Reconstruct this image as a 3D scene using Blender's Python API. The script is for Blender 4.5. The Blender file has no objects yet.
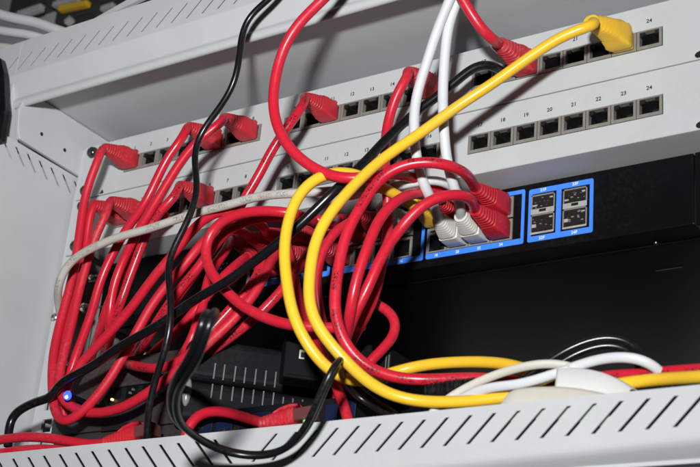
import bpy, bmesh, math, random
from mathutils import Vector, Matrix
random.seed(7)
MM = 0.001
# ------------------------------------------------------------------ camera (rack frame: X right, Y into the rack, Z up, millimetres)
F_PX = 1381.503
CAM = Vector((463.057, -644.102, -412.714))
RIGHT = Vector((0.83487469, 0.54361437, 0.08641566))
DOWN = Vector((-0.15296662, 0.37994348, -0.91227417))
FWD = Vector((-0.52875841, 0.74841591, 0.40036005))
scene = bpy.context.scene
COL = scene.collection
cam_d = bpy.data.cameras.new('camera'); cam = bpy.data.objects.new('camera', cam_d); COL.objects.link(cam)
cam_d.sensor_width = 36.0; cam_d.lens = 36.0 * F_PX / 700.0
cam_d.clip_start = 0.01; cam_d.clip_end = 50.0
m3 = Matrix((RIGHT, -DOWN, -FWD)).transposed()
cam.matrix_world = Matrix.Translation(CAM * MM) @ m3.to_4x4()
cam_d.dof.use_dof = True; cam_d.dof.focus_distance = 0.86; cam_d.dof.aperture_fstop = 18.0
scene.camera = cam
# ------------------------------------------------------------------ world and the camera's flash
world = bpy.data.worlds.new('World'); scene.world = world; world.use_nodes = True
wb = world.node_tree.nodes['Background']; wb.inputs[0].default_value = (0.9, 0.95, 1.0, 1); wb.inputs[1].default_value = 0.018
fl = bpy.data.lights.new('flash', 'AREA'); fl.shape = 'RECTANGLE'; fl.size = 0.055; fl.size_y = 0.035
fl.energy = 5.0; fl.color = (0.985, 1.0, 0.995); fl.spread = math.radians(125)
flo = bpy.data.objects.new('flash', fl); COL.objects.link(flo)
fpos = CAM + (-DOWN) * 195 + RIGHT * (-70) + FWD * 0
target = Vector((-230, 0, 60))
flo.location = fpos * MM
flo.rotation_euler = (target - fpos).to_track_quat('-Z', 'Y').to_euler()
scene.view_settings.view_transform = 'Standard'; scene.view_settings.look = 'None'
scene.view_settings.exposure = 0.0; scene.view_settings.gamma = 1.0
try: scene.view_settings.use_curve_mapping = False
except Exception: pass

# ------------------------------------------------------------------ helpers
def up(px, py, axis, val):
    """a photo pixel on a plane of the rack (axis 'X', 'Y' or 'Z' = val, mm)"""
    d = RIGHT * ((px - 350) / F_PX) + DOWN * ((py - 233.5) / F_PX) + FWD
    i = 'XYZ'.index(axis)
    return CAM + d * ((val - CAM[i]) / d[i])
def on(px, py, y): return up(px, py, 'Y', y)

def link(name, me, mat, parent=None, smooth=False):
    if mat is not None:
        for m in (mat if isinstance(mat, (list, tuple)) else [mat]): me.materials.append(m)
    o = bpy.data.objects.new(name, me); COL.objects.link(o)
    if parent: o.parent = parent
    if smooth:
        for p in me.polygons: p.use_smooth = True
    return o
def tag(o, label, cat, group=None):
    o['label'] = label; o['category'] = cat
    if group: o['group'] = group
    return o
def empty(name, loc=(0, 0, 0)):
    o = bpy.data.objects.new(name, None); COL.objects.link(o); o.empty_display_size = 0.01
    return o
def mesh_of(name, vs, fs, mats=None):
    me = bpy.data.meshes.new(name); me.from_pydata([tuple(Vector(v) * MM) for v in vs], [], fs)
    if mats:
        for p, k in zip(me.polygons, mats): p.material_index = k
    me.update(); return me
class MB:
    def __init__(s): s.v = []; s.f = []; s.m = []
    def quad(s, a, b, c, d, k=0):
        n = len(s.v); s.v += [a, b, c, d]; s.f.append((n, n+1, n+2, n+3)); s.m.append(k)
    def box(s, x0, x1, y0, y1, z0, z1, k=0, T=None):
        n = len(s.v)
        P = [(x, y, z) for z in (z0, z1) for y in (y0, y1) for x in (x0, x1)]
        s.v += [tuple(T @ Vector(p)) for p in P] if T else P
        for f in ((0,2,3,1),(4,5,7,6),(0,1,5,4),(2,6,7,3),(0,4,6,2),(1,3,7,5)):
            s.f.append(tuple(n+i for i in f)); s.m.append(k)
    def prism(s, pts, off, k=0):
        """polygon pts (list of Vector) extruded by off"""
        n = len(s.v); c = len(pts); off = Vector(off)
        s.v += [tuple(p) for p in pts] + [tuple(Vector(p) + off) for p in pts]
        s.f.append(tuple(n+i for i in range(c))); s.m.append(k)
        s.f.append(tuple(n+c+i for i in reversed(range(c)))); s.m.append(k)
        for i in range(c):
            j = (i+1) % c
            s.f.append((n+i, n+c+i, n+c+j, n+j)); s.m.append(k)
    def build(s, name, mat, parent=None, bevel=0, smooth=False, seg=2):
        me = mesh_of(name, s.v, s.f, s.m)
        bm = bmesh.new(); bm.from_mesh(me); bmesh.ops.remove_doubles(bm, verts=bm.verts, dist=1e-6)
        bmesh.ops.recalc_face_normals(bm, faces=bm.faces); bm.to_mesh(me); bm.free()
        o = link(name, me, mat, parent, smooth)
        if bevel:
            b = o.modifiers.new('bevel', 'BEVEL'); b.width = bevel * MM; b.segments = seg; b.limit_method = 'ANGLE'; b.angle_limit = 0.6
            b.harden_normals = False
        return o

# ------------------------------------------------------------------ materials
def mat(name, col, rough=0.5, metal=0.0, spec=0.5, bump=0.0, bscale=800, var=0.0, vscale=30, coat=0.0, trans=0.0, dust=0.0, rvar=0.0, dustcol=(0.42,0.40,0.38)):
    m = bpy.data.materials.new(name); m.use_nodes = True
    nt = m.node_tree; b = nt.nodes['Principled BSDF']
    b.inputs['Base Color'].default_value = (*col, 1); b.inputs['Roughness'].default_value = rough
    b.inputs['Metallic'].default_value = metal; b.inputs['Specular IOR Level'].default_value = spec
    if coat: b.inputs['Coat Weight'].default_value = coat; b.inputs['Coat Roughness'].default_value = 0.15
    if trans: b.inputs['Transmission Weight'].default_value = trans
    tc = nt.nodes.new('ShaderNodeTexCoord')
    csock = None
    if var or dust or rvar:
        n = nt.nodes.new('ShaderNodeTexNoise'); n.inputs['Scale'].default_value = vscale; n.inputs['Detail'].default_value = 6; n.inputs['Roughness'].default_value = 0.65
        nt.links.new(tc.outputs['Object'], n.inputs['Vector'])
        mx = nt.nodes.new('ShaderNodeMix'); mx.data_type = 'RGBA'
        r = nt.nodes.new('ShaderNodeMapRange'); r.inputs[1].default_value = 0.3; r.inputs[2].default_value = 0.7
        nt.links.new(n.outputs['Fac'], r.inputs[0]); nt.links.new(r.outputs[0], mx.inputs[0])
        mx.inputs[6].default_value = (*[c*(1-var) for c in col], 1); mx.inputs[7].default_value = (*[min(1, c*(1+var)) for c in col], 1)
        csock = mx.outputs[2]
        if rvar:
            r3 = nt.nodes.new('ShaderNodeMapRange'); r3.inputs[1].default_value = 0.3; r3.inputs[2].default_value = 0.7
            r3.inputs[3].default_value = rough - rvar; r3.inputs[4].default_value = rough + rvar
            nt.links.new(n.outputs['Fac'], r3.inputs[0]); nt.links.new(r3.outputs[0], b.inputs['Roughness'])
        if dust:
            n2 = nt.nodes.new('ShaderNodeTexNoise'); n2.inputs['Scale'].default_value = 420; n2.inputs['Detail'].default_value = 5
            nt.links.new(tc.outputs['Object'], n2.inputs['Vector'])
            n3 = nt.nodes.new('ShaderNodeTexNoise'); n3.inputs['Scale'].default_value = 22; n3.inputs['Detail'].default_value = 3
            nt.links.new(tc.outputs['Object'], n3.inputs['Vector'])
            mu = nt.nodes.new('ShaderNodeMath'); mu.operation = 'MULTIPLY'
            nt.links.new(n2.outputs['Fac'], mu.inputs[0]); nt.links.new(n3.outputs['Fac'], mu.inputs[1])
            r2 = nt.nodes.new('ShaderNodeMapRange'); r2.inputs[1].default_value = 0.26; r2.inputs[2].default_value = 0.45; r2.inputs[4].default_value = dust
            nt.links.new(mu.outputs[0], r2.inputs[0])
            m2 = nt.nodes.new('ShaderNodeMix'); m2.data_type = 'RGBA'; m2.inputs[7].default_value = (*dustcol, 1)
            nt.links.new(r2.outputs[0], m2.inputs[0]); nt.links.new(csock, m2.inputs[6]); csock = m2.outputs[2]
        nt.links.new(csock, b.inputs['Base Color'])
    if bump:
        n = nt.nodes.new('ShaderNodeTexNoise'); n.inputs['Scale'].default_value = bscale; n.inputs['Detail'].default_value = 3
        nt.links.new(tc.outputs['Object'], n.inputs['Vector'])
        bp = nt.nodes.new('ShaderNodeBump'); bp.inputs['Strength'].default_value = bump; bp.inputs['Distance'].default_value = 0.0004
        nt.links.new(n.outputs['Fac'], bp.inputs['Height']); nt.links.new(bp.outputs[0], b.inputs['Normal'])
    m['csock'] = 1 if csock else 0
    return m
def add_print(m, ink=(0.02, 0.012, 0.012), half=0.075, on_len=0.11, period=0.15, cell=0.0021):
    """jacket printing: rows of small strokes along the cable (UV u = metres along, v = round it)"""
    nt = m.node_tree; b = nt.nodes['Principled BSDF']; L = nt.links
    uv = nt.nodes.new('ShaderNodeUVMap'); sp = nt.nodes.new('ShaderNodeSeparateXYZ'); L.new(uv.outputs[0], sp.inputs[0])
    def math_(op, a, bv=None):
        x = nt.nodes.new('ShaderNodeMath'); x.operation = op
        if hasattr(a, 'links'): L.new(a, x.inputs[0])
        else: x.inputs[0].default_value = a
        if bv is not None:
            if hasattr(bv, 'links'): L.new(bv, x.inputs[1])
            else: x.inputs[1].default_value = bv
        return x.outputs[0]
    u, v = sp.outputs[0], sp.outputs[1]
    dv = math_('ABSOLUTE', math_('SUBTRACT', v, 0.5)); inband = math_('LESS_THAN', dv, half)
    gate = math_('LESS_THAN', math_('MODULO', u, period), on_len)
    word = nt.nodes.new('ShaderNodeTexNoise'); word.noise_dimensions = '1D'; word.inputs['Scale'].default_value = 75.0; word.inputs['Detail'].default_value = 0
    L.new(u, word.inputs['W']); wg = math_('GREATER_THAN', word.outputs['Fac'], 0.42)
    cb = nt.nodes.new('ShaderNodeCombineXYZ'); L.new(math_('MULTIPLY', u, 1/cell), cb.inputs[0]); L.new(math_('MULTIPLY', v, 1.6/half), cb.inputs[1])
    vo = nt.nodes.new('ShaderNodeTexNoise'); vo.noise_dimensions = '2D'; vo.inputs['Scale'].default_value = 1.0; vo.inputs['Detail'].default_value = 0; L.new(cb.outputs[0], vo.inputs['Vector'])
    st = math_('LESS_THAN', math_('ABSOLUTE', math_('SUBTRACT', vo.outputs['Fac'], 0.5)), 0.12)
    gap = math_('LESS_THAN', math_('FRACT', math_('MULTIPLY', u, 1/cell)), 0.8)
    k = math_('MULTIPLY', math_('MULTIPLY', math_('MULTIPLY', inband, gate), math_('MULTIPLY', st, wg)), gap)
    k = math_('MULTIPLY', k, 0.85)
    mx = nt.nodes.new('ShaderNodeMix'); mx.data_type = 'RGBA'; mx.inputs[7].default_value = (*ink, 1); L.new(k, mx.inputs[0])
    old = b.inputs['Base Color']
    if old.links: L.new(old.links[0].from_socket, mx.inputs[6])
    else: mx.inputs[6].default_value = old.default_value
    L.new(mx.outputs[2], old)
    return m

M = {}
M['paint'] = mat('light_grey_powder_coat', (0.515, 0.527, 0.537), 0.42, bump=0.10, bscale=1500, var=0.05, vscale=14, spec=0.35, dust=0.10, dustcol=(0.40,0.39,0.37))
M['panel'] = mat('light_grey_panel_paint', (0.51, 0.522, 0.53), 0.45, bump=0.08, bscale=1800, var=0.05, vscale=18, spec=0.35, dust=0.14, dustcol=(0.38,0.37,0.35))
M['groove'] = mat('grey_paint_inside_groove', (0.5, 0.515, 0.535), 0.5)
M['black_metal'] = mat('black_painted_metal', (0.0042, 0.0042, 0.005), 0.34, bump=0.06, bscale=2200, spec=0.12, var=0.15, vscale=40, dust=0.012)
M['black_inner'] = mat('black_socket_plastic', (0.010, 0.010, 0.010), 0.45)
M['socket'] = mat('tinned_socket_shield', (0.30, 0.285, 0.26), 0.38, metal=0.3, bump=0.15, bscale=900, var=0.15, vscale=120)
M['cage'] = mat('bright_cage_steel', (0.55, 0.54, 0.52), 0.35, metal=0.35, var=0.15, vscale=150)
M['gold'] = mat('gold_contact', (0.65, 0.48, 0.20), 0.3, metal=1.0)
M['blue'] = mat('blue_port_frame_print', (0.05, 0.24, 0.92), 0.42, var=0.05, vscale=60, dust=0.06)
M['silver'] = mat('bright_steel', (0.62, 0.60, 0.57), 0.3, metal=1.0, bump=0.1, var=0.1, vscale=200)
M['screw'] = mat('blackened_screw_steel', (0.10, 0.10, 0.10), 0.22, metal=0.9)
M['ink'] = mat('black_label_ink', (0.02, 0.02, 0.022), 0.6)
M['white_ink'] = mat('white_label_ink', (0.7, 0.75, 0.85), 0.6)
RED = (0.56, 0.014, 0.034)
M['red'] = mat('red_cable_jacket', RED, 0.31, bump=0.05, bscale=500, var=0.06, vscale=25, dust=0.05, spec=0.45, rvar=0.08)
M['red_print'] = add_print(mat('red_printed_cable_jacket', RED, 0.31, bump=0.05, bscale=500, var=0.06, vscale=25, dust=0.05, spec=0.45, rvar=0.08))
M['red_dusty'] = mat('dusty_red_cable_jacket', RED, 0.5, bump=0.08, bscale=500, var=0.06, vscale=25, dust=0.14, spec=0.4)
M['red_boot'] = mat('red_boot_rubber', (0.50, 0.015, 0.028), 0.5, bump=0.1, bscale=900, var=0.08, vscale=60, dust=0.16, spec=0.4)
M['yellow'] = mat('yellow_cable_jacket', (0.83, 0.50, 0.030), 0.30, bump=0.05, bscale=500, var=0.05, vscale=25, dust=0.06, spec=0.45, rvar=0.06)
M['yellow_boot'] = mat('yellow_boot_rubber', (0.80, 0.47, 0.03), 0.46, bump=0.1, bscale=900, var=0.07, vscale=60, dust=0.1)
M['black'] = mat('black_cable_jacket', (0.006, 0.006, 0.0075), 0.24, bump=0.05, bscale=600, var=0.2, vscale=40, dust=0.03, spec=0.5)
M['black_matte'] = mat('black_cord_jacket', (0.006, 0.006, 0.0075), 0.30, bump=0.06, bscale=700, var=0.2, vscale=40, dust=0.04)
M['white'] = mat('white_cable_jacket', (0.63, 0.64, 0.665), 0.40, bump=0.05, bscale=500, var=0.03, vscale=25, dust=0.10)
M['white_boot'] = mat('white_boot_plastic', (0.66, 0.64, 0.60), 0.42, bump=0.08, bscale=700, var=0.04, vscale=50, dust=0.12)
M['beige'] = add_print(mat('grey_beige_cable_jacket', (0.50, 0.475, 0.43), 0.45, bump=0.06, bscale=500, var=0.05, vscale=25, dust=0.16), ink=(0.25,0.235,0.21), half=0.09)
M['paper'] = mat('white_tape', (0.66, 0.655, 0.64), 0.5, bump=0.12, bscale=260, var=0.03, vscale=40, dust=0.1)
M['beige_tape'] = mat('cream_tape', (0.56, 0.525, 0.465), 0.5, bump=0.12, bscale=260, var=0.04, vscale=40, dust=0.12)
M['clear'] = mat('clear_plug_plastic', (0.55, 0.56, 0.58), 0.18, spec=0.6, trans=0.35)
M['plug_dark'] = mat('smoky_plug_plastic', (0.16, 0.05, 0.05), 0.25, spec=0.6, trans=0.2)
M['box_black'] = mat('black_device_plastic', (0.008, 0.008, 0.0095), 0.5, bump=0.12, bscale=1800, var=0.15, vscale=40, dust=0.012, spec=0.06)
M['box_brown'] = mat('dark_brown_grey_device_plastic', (0.034, 0.029, 0.028), 0.5, bump=0.12, bscale=1500, var=0.15, vscale=30, dust=0.12, dustcol=(0.2,0.19,0.18))
M['slit'] = mat('grey_glints_and_marks', (0.13, 0.13, 0.135), 0.35, var=0.3, vscale=200)  # pale grey for painted glints at the vents, also for plain marks
M['corner'] = mat('grey_corner_highlight', (0.22, 0.22, 0.225), 0.22)  # pale tone stands for the flash highlight on the router corner
M['bg_dark'] = mat('dark_grey_background', (0.42, 0.42, 0.43), 0.7, var=0.35, vscale=9)
M['bg_grey'] = mat('mid_grey_background', (0.48, 0.48, 0.49), 0.6, var=0.2, vscale=12)
M['bg_black'] = mat('black_background_plastic', (0.045, 0.045, 0.045), 0.5)
M['pcb_blue'] = mat('dark_blue_socket', (0.006, 0.012, 0.045), 0.4)
def emis(name, col, s):
    m = mat(name, col, 0.3); b = m.node_tree.nodes['Principled BSDF']
    b.inputs['Emission Color'].default_value = (*col, 1); b.inputs['Emission Strength'].default_value = s; return m
M['led_blue'] = emis('lit_blue_led', (0.02, 0.06, 1.0), 3.0)
M['led_core'] = emis('lit_blue_led_core', (0.35, 0.45, 1.0), 2.5)
M['led_green'] = emis('lit_green_led', (0.25, 1.0, 0.10), 2.5)
M['led_amber'] = emis('lit_amber_led', (1.0, 0.55, 0.2), 2.0)

# ------------------------------------------------------------------ the cabinet (setting of the close-up)
U = 44.45
cab = empty('wall_cabinet')
tag(cab, 'light grey metal wall cabinet with slanted vent slots holding all the equipment', 'cabinet')
XL, XR = -249.0, 330.0
YF = -68.0
def slotted_face(x0, x1, z_lo, z_hi, s_lo, s_hi, xs, slope, w, y, th, zb=None, top_over=0):
    """plate in the plane y with slanted slots; slot bottoms at xs; slope +1 '/' or -1 '\\' given per slot. zb(x): lower edge"""
    mb = MB(); xs = sorted(xs, key=lambda t: t[0])
    zb = zb or (lambda x: z_lo)
    cuts_lo = [x0]; cuts_hi = [x0]
    for xb, sgn in xs:
        h = s_hi - s_lo
        cuts_lo += [xb - w/2, xb + w/2]; cuts_hi += [xb + sgn*h*0.97 - w/2, xb + sgn*h*0.97 + w/2]
    cuts_lo.append(x1); cuts_hi.append(x1)
    n = len(cuts_lo)
    for i in range(0, n, 2):
        a0, a1, b0, b1 = cuts_lo[i], cuts_lo[i+1], cuts_hi[i], cuts_hi[i+1]
        mb.prism([Vector((a0, y, s_lo)), Vector((a1, y, s_lo)), Vector((b1, y, s_hi)), Vector((b0, y, s_hi))], (0, th, 0))
    # bands above and below, same breakpoints
    for i in range(n-1):
        mb.prism([Vector((cuts_hi[i], y, s_hi)), Vector((cuts_hi[i+1], y, s_hi)), Vector((cuts_hi[i+1], y, z_hi)), Vector((cuts_hi[i], y, z_hi))], (0, th, 0))
        mb.prism([Vector((cuts_lo[i], y, zb(cuts_lo[i]))), Vector((cuts_lo[i+1], y, zb(cuts_lo[i+1]))), Vector((cuts_lo[i+1], y, s_lo)), Vector((cuts_lo[i], y, s_lo))], (0, th, 0))
    # drop the inner doubled faces between neighbours
    return mb
def clean_build(mb, name, m, parent):
    me = mesh_of(name, mb.v, mb.f, mb.m)
    bm = bmesh.new(); bm.from_mesh(me)
    bmesh.ops.remove_doubles(bm, verts=bm.verts, dist=2e-6)
    seen = {}
    for f in bm.faces:
        key = tuple(sorted(v.index for v in f.verts)); seen.setdefault(key, []).append(f)
    dead = [f for fs in seen.values() if len(fs) > 1 for f in fs]
    bmesh.ops.delete(bm, geom=dead, context='FACES_ONLY')
    bmesh.ops.recalc_face_normals(bm, faces=bm.faces)
    bm.to_mesh(me); bm.free()
    return link(name, me, m, parent)
# bottom front lip: open slots, darkened by an added sheet behind, mirrored about the middle
zbend = lambda x: -239.2 + (x - 104.7) * 0.026
xs = [(98.4 + 13.2*k, 1) for k in range(-7, 16)] + [(-8.4 - 13.2*k, -1) for k in range(0, 18)]
mb = slotted_face(-262, XR, None, -212.4, -231.2, -216.6, xs, 1, 2.3, YF, 0.8, zb=zbend)
clean_build(mb, 'front_lip', M['paint'], cab)
mb = MB()      # rounded fold under the lip and its underside
prof = lambda x: [(YF, zbend(x)), (YF+0.3, zbend(x)-1.4), (YF+1.1, zbend(x)-2.7), (YF+3.0, zbend(x)-4.4), (YF+7, zbend(x)-6.7), (YF+200, zbend(x)-101)]
xx = [-262, -100, 40, 110, 180, 250, XR]
n0 = 6
vs = [(x, p[0], p[1]) for x in xx for p in prof(x)]; fs = [(i*n0+j, i*n0+j+1, (i+1)*n0+j+1, (i+1)*n0+j) for i in range(len(xx)-1) for j in range(n0-1)]
link('lip_fold', mesh_of('lip_fold', vs, fs), M['paint'], cab, True)
mb = MB(); mb.box(-262, XR, YF+5.5, YF+6.3, -236, -214); mb.build('slot_blackout', M['black_inner'], cab)  # added black sheet that makes the slots read dark
mb = MB(); mb.box(-262, XR, YF+1.3, YF+7, -213.4, -212.2); mb.build('lip_return', M['paint'], cab)
# top front rail: grooved slots over a backing sheet
xs = [(-253.4 + 13.28*k, 1) for k in range(-1, 20)]
mb = slotted_face(-300, XR, 74, 101, 77.9, 90.5, xs, 1, 1.9, YF, 0.6)
clean_build(mb, 'top_rail', M['paint'], cab)
mb = MB(); mb.box(-300, XR, YF+5.0, YF+5.5, 74.5, 100.5); mb.build('rail_backing', M['groove'], cab)
rp = [(YF, 74), (YF+0.4, 72.6), (YF+1.2, 71.4), (-62.2, 58.5), (-62.0, 57.2), (-62.6, 56.0), (-63.2, 54.5), (-63.0, 52.2), (-61.8, 50.6), (-60.0, 50.2), (-58.6, 51.0), (-58.2, 53.5), (-58.4, 66)]
vs = [(x, p[0], p[1]) for x in (-300, XR) for p in rp]; k = len(rp)
o = link('rail_fold', mesh_of('rail_fold', vs, [(i, i+1, k+i+1, k+i) for i in range(k-1)]), M['paint'], cab, True)
mb = MB(); mb.box(-254.6, -254.1, YF-0.25, YF, 74.2, 100.8); mb.build('rail_joint', M['paint'], cab)
mb = MB(); mb.box(-300, XR, YF, -40, 101.0, 102.4); mb.build('roof_edge', M['paint'], cab)
# leaning grey cover sheet on the roof
pts = [on(72, 31, -50), on(132, -3, -50), on(190, -36, -50), on(160, -10, -50), on(110, 14, -50)]
mb = MB(); mb.prism(pts, (0, 3, 0)); mb.build('roof_cover', M['bg_grey'], cab)
# ceiling, left wall, floor, back
mb = MB(); mb.box(XL, XR, -58, 380, 64, 66); mb.build('ceiling_panel', M['paint'], cab)
mb = slotted_face(-75, 380, None, 22.5, 8.0, 18.6, [(v, -1) for v in (-60.2, -47.8, -36.2, -24.2, -12.2, 0.2, 12.6)], -1, 2.6, 0.0, 0.6, zb=lambda x: -245)
mb.v = [Vector((XL - v[1], v[0], v[2])) for v in mb.v]; clean_build(mb, 'side_panel', M['paint'], cab)
mb = MB(); mb.box(XL-17, XL-16, -74, 30, -5, 28); mb.build('louvre_backing', M['groove'], cab)
mb = MB()
beam = [(-64.5, 46), (-62, 31), (-58.5, 24.5), (70, 21.8), (70, 63.4), (-36, 63.4), (-60, 63.0)]
mb.prism([Vector((XL+2.6, y, z)) for y, z in beam], (-3.4, 0, 0)); mb.build('side_beam', M['paint'], cab, bevel=0.5)
for (hy, hz) in ((-39.8, 37.4), (-15.4, 35.9)):
    mb = MB(); mb.prism([Vector((XL+2.75, hy + 1.5*math.cos(a), hz + 1.5*math.sin(a))) for a in [i*math.pi/6 for i in range(12)]], (-0.1, 0, 0)); mb.build('rivet_hole', M['black_inner'], cab)
mb = MB(); mb.box(-262, XL-8, YF+2, -50, -245, 100); mb.build('corner_post', M['paint'], cab)
mb = MB(); mb.box(XL, XR, -60, 380, -246, -244); mb.build('floor_panel', M['paint'], cab)
mb = MB(); mb.box(XL, XR, 380, 382, -245, 66); mb.build('back_panel', M['paint'], cab)
# mounting rails with square holes, both sides
def rack_rail(xo, xi):
    mb = MB(); ztop = 44.45; lo, hi = min(xo, xi), max(xo, xi)
    hx = (-232.5 if xo < 0 else 232.5)
    mb.box(lo, hx-4.7, 2.2, 4.2, -240, 44); mb.box(hx+4.7, hi, 2.2, 4.2, -240, 44)
    z = ztop; edges = []
    for u in range(7):
        for dz in (6.35, 22.225, 38.1): edges.append(ztop - u*U - dz)
    prev = 44
    for e in edges:
        if e - 4.7 < -240: break
        mb.box(hx-4.7, hx+4.7, 2.2, 4.2, e+4.7, prev); prev = e-4.7
    mb.box(hx-4.7, hx+4.7, 2.2, 4.2, -240, prev)
    mb.box(xo if xo < 0 else xo-2, xo+2 if xo < 0 else xo, 4.2, 40, -240, 44)
    mb.build('mounting_rail', M['paint'], cab)
rack_rail(-246.2, -222)
mb = MB(); mb.box(243.5, 246, -2, 4, -240, 62); mb.build('mounting_rail', M['paint'], cab)

# ------------------------------------------------------------------ flat writing
_txt = {}
def text_mesh(s, size, mm_bold=0.0):
    key = (s, size)
    if key in _txt: return _txt[key]
    cu = bpy.data.curves.new('t', 'FONT'); cu.body = s; cu.size = size * MM; cu.align_x = 'CENTER'; cu.align_y = 'CENTER'; cu.offset = mm_bold * MM; cu.resolution_u = 2
    ob = bpy.data.objects.new('t', cu); COL.objects.link(ob)
    dg = bpy.context.evaluated_depsgraph_get(); dg.update()
    me = bpy.data.meshes.new_from_object(ob.evaluated_get(dg)); me.name = 'number_print'
    bpy.data.objects.remove(ob); _txt[key] = me
    return me
def put_text(s, size, loc, m, parent, name='number_print'):
    me = text_mesh(s, size, 0.09)
    if not me.materials: me.materials.append(m)
    o = bpy.data.objects.new(name, me); COL.objects.link(o); o.parent = parent
    o.location = Vector(loc) * MM; o.rotation_euler = (math.pi/2, 0, 0)
    return o

# ------------------------------------------------------------------ patch panels
PITCH, G1, G2, XC = 15.4145, 19.677, 20.118, 7.659
def port_x(n): return -(24*PITCH + 2*G2)/2 + XC + (n-0.5)*PITCH + (G1 if n > 8 else 0) + (G2 if n > 16 else 0)
def jack_mesh(w, h, lip=1.8, rim=0.55, latch_up=True, name='jack'):
    """an RJ45 socket: shield rim, black cavity with stepped latch notch, contact floor. local: face at y=0, cavity +y"""
    mb = MB(); x0, x1, z0, z1 = -w/2, w/2, -h/2, h/2
    a, b = x0 + 1.55, x1 - 1.55; c, d = (z0 + lip, z1 - 0.9) if latch_up else (z0 + 0.9, z1 - lip)
    # rim: left, right, bottom, top (proud boxes)
    mb.box(x0, a, -rim, 3, z0, z1); mb.box(b, x1, -rim, 3, z0, z1)
    mb.box(a, b, -rim, 3, z0, c); mb.box(a, b, -rim, 3, d, z1)
    # shoulders beside the latch notch
    nw = 3.1; zh = 2.4
    if latch_up:
        mb.box(a, -nw, 0.2, 12, d - zh, d, 1); mb.box(nw, b, 0.2, 12, d - zh, d, 1)
    else:
        mb.box(a, -nw, 0.2, 12, c, c + zh, 1); mb.box(nw, b, 0.2, 12, c, c + zh, 1)
    # cavity walls
    mb.box(a, a+0.3, 3, 13, c, d, 1); mb.box(b-0.3, b, 3, 13, c, d, 1)
    mb.box(a, b, 3, 13, c-0.3, c, 1); mb.box(a, b, 3, 13, d, d+0.3, 1); mb.box(a-0.5, b+0.5, 13, 13.4, c-0.5, d+0.5, 1)
    for i in range(8):     # contacts
        xx = (-3.57 + i*1.02)
        zc = c + 1.2 if latch_up else d - 1.2
        mb.box(xx-0.22, xx+0.22, 3.5, 12, zc-0.25, zc+0.25, 2)
    return mb
JACK = None
def patch_panel(zb, label):
    root = empty('patch_bay'); tag(root, label, 'patch panel', 'patch panels')
    zt = zb + U - 0.5; zlo = zb + 0.15
    pz0, pz1 = zb + 15.0, zb + 27.45
    th = 2.0
    mb = MB(); X0, X1 = -241.3, 241.3
    cuts = []
    for g in range(3):
        cuts.append((port_x(g*8+1) - PITCH/2 - 0.3, port_x(g*8+8) + PITCH/2 + 0.3))
    mb.box(X0, X1, 0, th, zlo, pz0 - 0.3); mb.box(X0, X1, 0, th, pz1 + 0.3, zt)
    xs = [X0] + [v for c in cuts for v in c] + [X1]
    for i in range(0, len(xs), 2): mb.box(xs[i], xs[i+1], 0, th, pz0 - 0.3, pz1 + 0.3)
    clean_build(mb, 'face_plate', M['panel'], root)
    mb = MB(); mb.box(-222, 241, th+0.1, 60, zlo, zlo+1.4); mb.box(-222, 241, th+0.1, 60, zt-1.4, zt); mb.box(-221, 221, 14.0, 16.0, zlo+1.5, zt-1.5); mb.build('body', M['panel'], root)
    # thin folded edge along the face
    mb = MB(); mb.box(X0, X1, -0.6, 0.0, zlo, zlo + 0.9); mb.build('edge_bead', M['panel'], root, bevel=0.3)
    return root, pz0, pz1
jme = None
def add_ports(root, zb, pz0, pz1):
    global jme
    for n in range(1, 25):
        if jme is None:
            mb = jack_mesh(PITCH - 0.5, pz1 - pz0, lip=2.0)
            o = mb.build('port', [M['socket'], M['black_inner'], M['gold']], root); jme = o.data
        else:
            o = bpy.data.objects.new('port', jme); COL.objects.link(o); o.parent = root
        o.location = Vector((port_x(n), 0.0, (pz0+pz1)/2)) * MM
        put_text(str(n), 3.5, (port_x(n) - 0.2, -0.12, zb + 33.4), M['ink'], root)
SCREW = []
def screw(x, y, z, parent, r=4.3, m=None, name='screw'):
    """pan-head screw with cross recess, head towards -Y"""
    if not SCREW:
        vs = []; fs = []; N = 20
        rings = [(1.06, 0.9), (1.06, 0.2), (1.0, 0.05), (0.97, -0.15), (0.85, -0.42), (0.62, -0.6), (0.3, -0.68)]
        for rr, yy in rings: vs += [(rr*math.cos(2*math.pi*i/N), yy, rr*math.sin(2*math.pi*i/N)) for i in range(N)]
        for k in range(len(rings)-1):
            for i in range(N): fs.append((k*N+i, k*N+(i+1)%N, (k+1)*N+(i+1)%N, (k+1)*N+i))
        c = len(vs); vs.append((0, -0.69, 0))
        for i in range(N): fs.append(((len(rings)-1)*N+i, (len(rings)-1)*N+(i+1)%N, c))
        SCREW.append(mesh_of('screw', vs, fs)); SCREW[0].materials.append(M['screw'])
        for p in SCREW[0].polygons: p.use_smooth = True
        bm = bmesh.new(); bm.from_mesh(SCREW[0]); bmesh.ops.recalc_face_normals(bm, faces=bm.faces); bm.to_mesh(SCREW[0]); bm.free()
    me = SCREW[0]
    if m:
        me = me.copy(); me.materials.clear(); me.materials.append(m)
    o = bpy.data.objects.new(name, me); COL.objects.link(o); o.parent = parent
    o.location = Vector((x, y, z)) * MM; o.scale = (r, r, r); o.rotation_euler = (0, random.uniform(0, 1.5), 0)
    mb = MB(); mb.box(-0.42, 0.42, -0.72, -0.6, -0.09, 0.09); mb.box(-0.09, 0.09, -0.721, -0.6, -0.42, 0.42)
    s = mb.build('cross_recess', M['black_inner'], o)
    return o
upper, a, b = patch_panel(0.0, 'upper light grey patch panel with the yellow plugged cord near its right end')
add_ports(upper, 0.0, a, b)
lower, c, d = patch_panel(-U, 'lower light grey patch panel with all eight right-hand ports empty')
add_ports(lower, -U, c, d)
for (x, z, rt) in ((-232.5, 38.1, upper), (-232.5, 6.35, upper), (-232.5, -U+38.1, lower), (-232.5, -U+6.35, lower)):
    screw(x, -1.2, z, rt)
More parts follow.
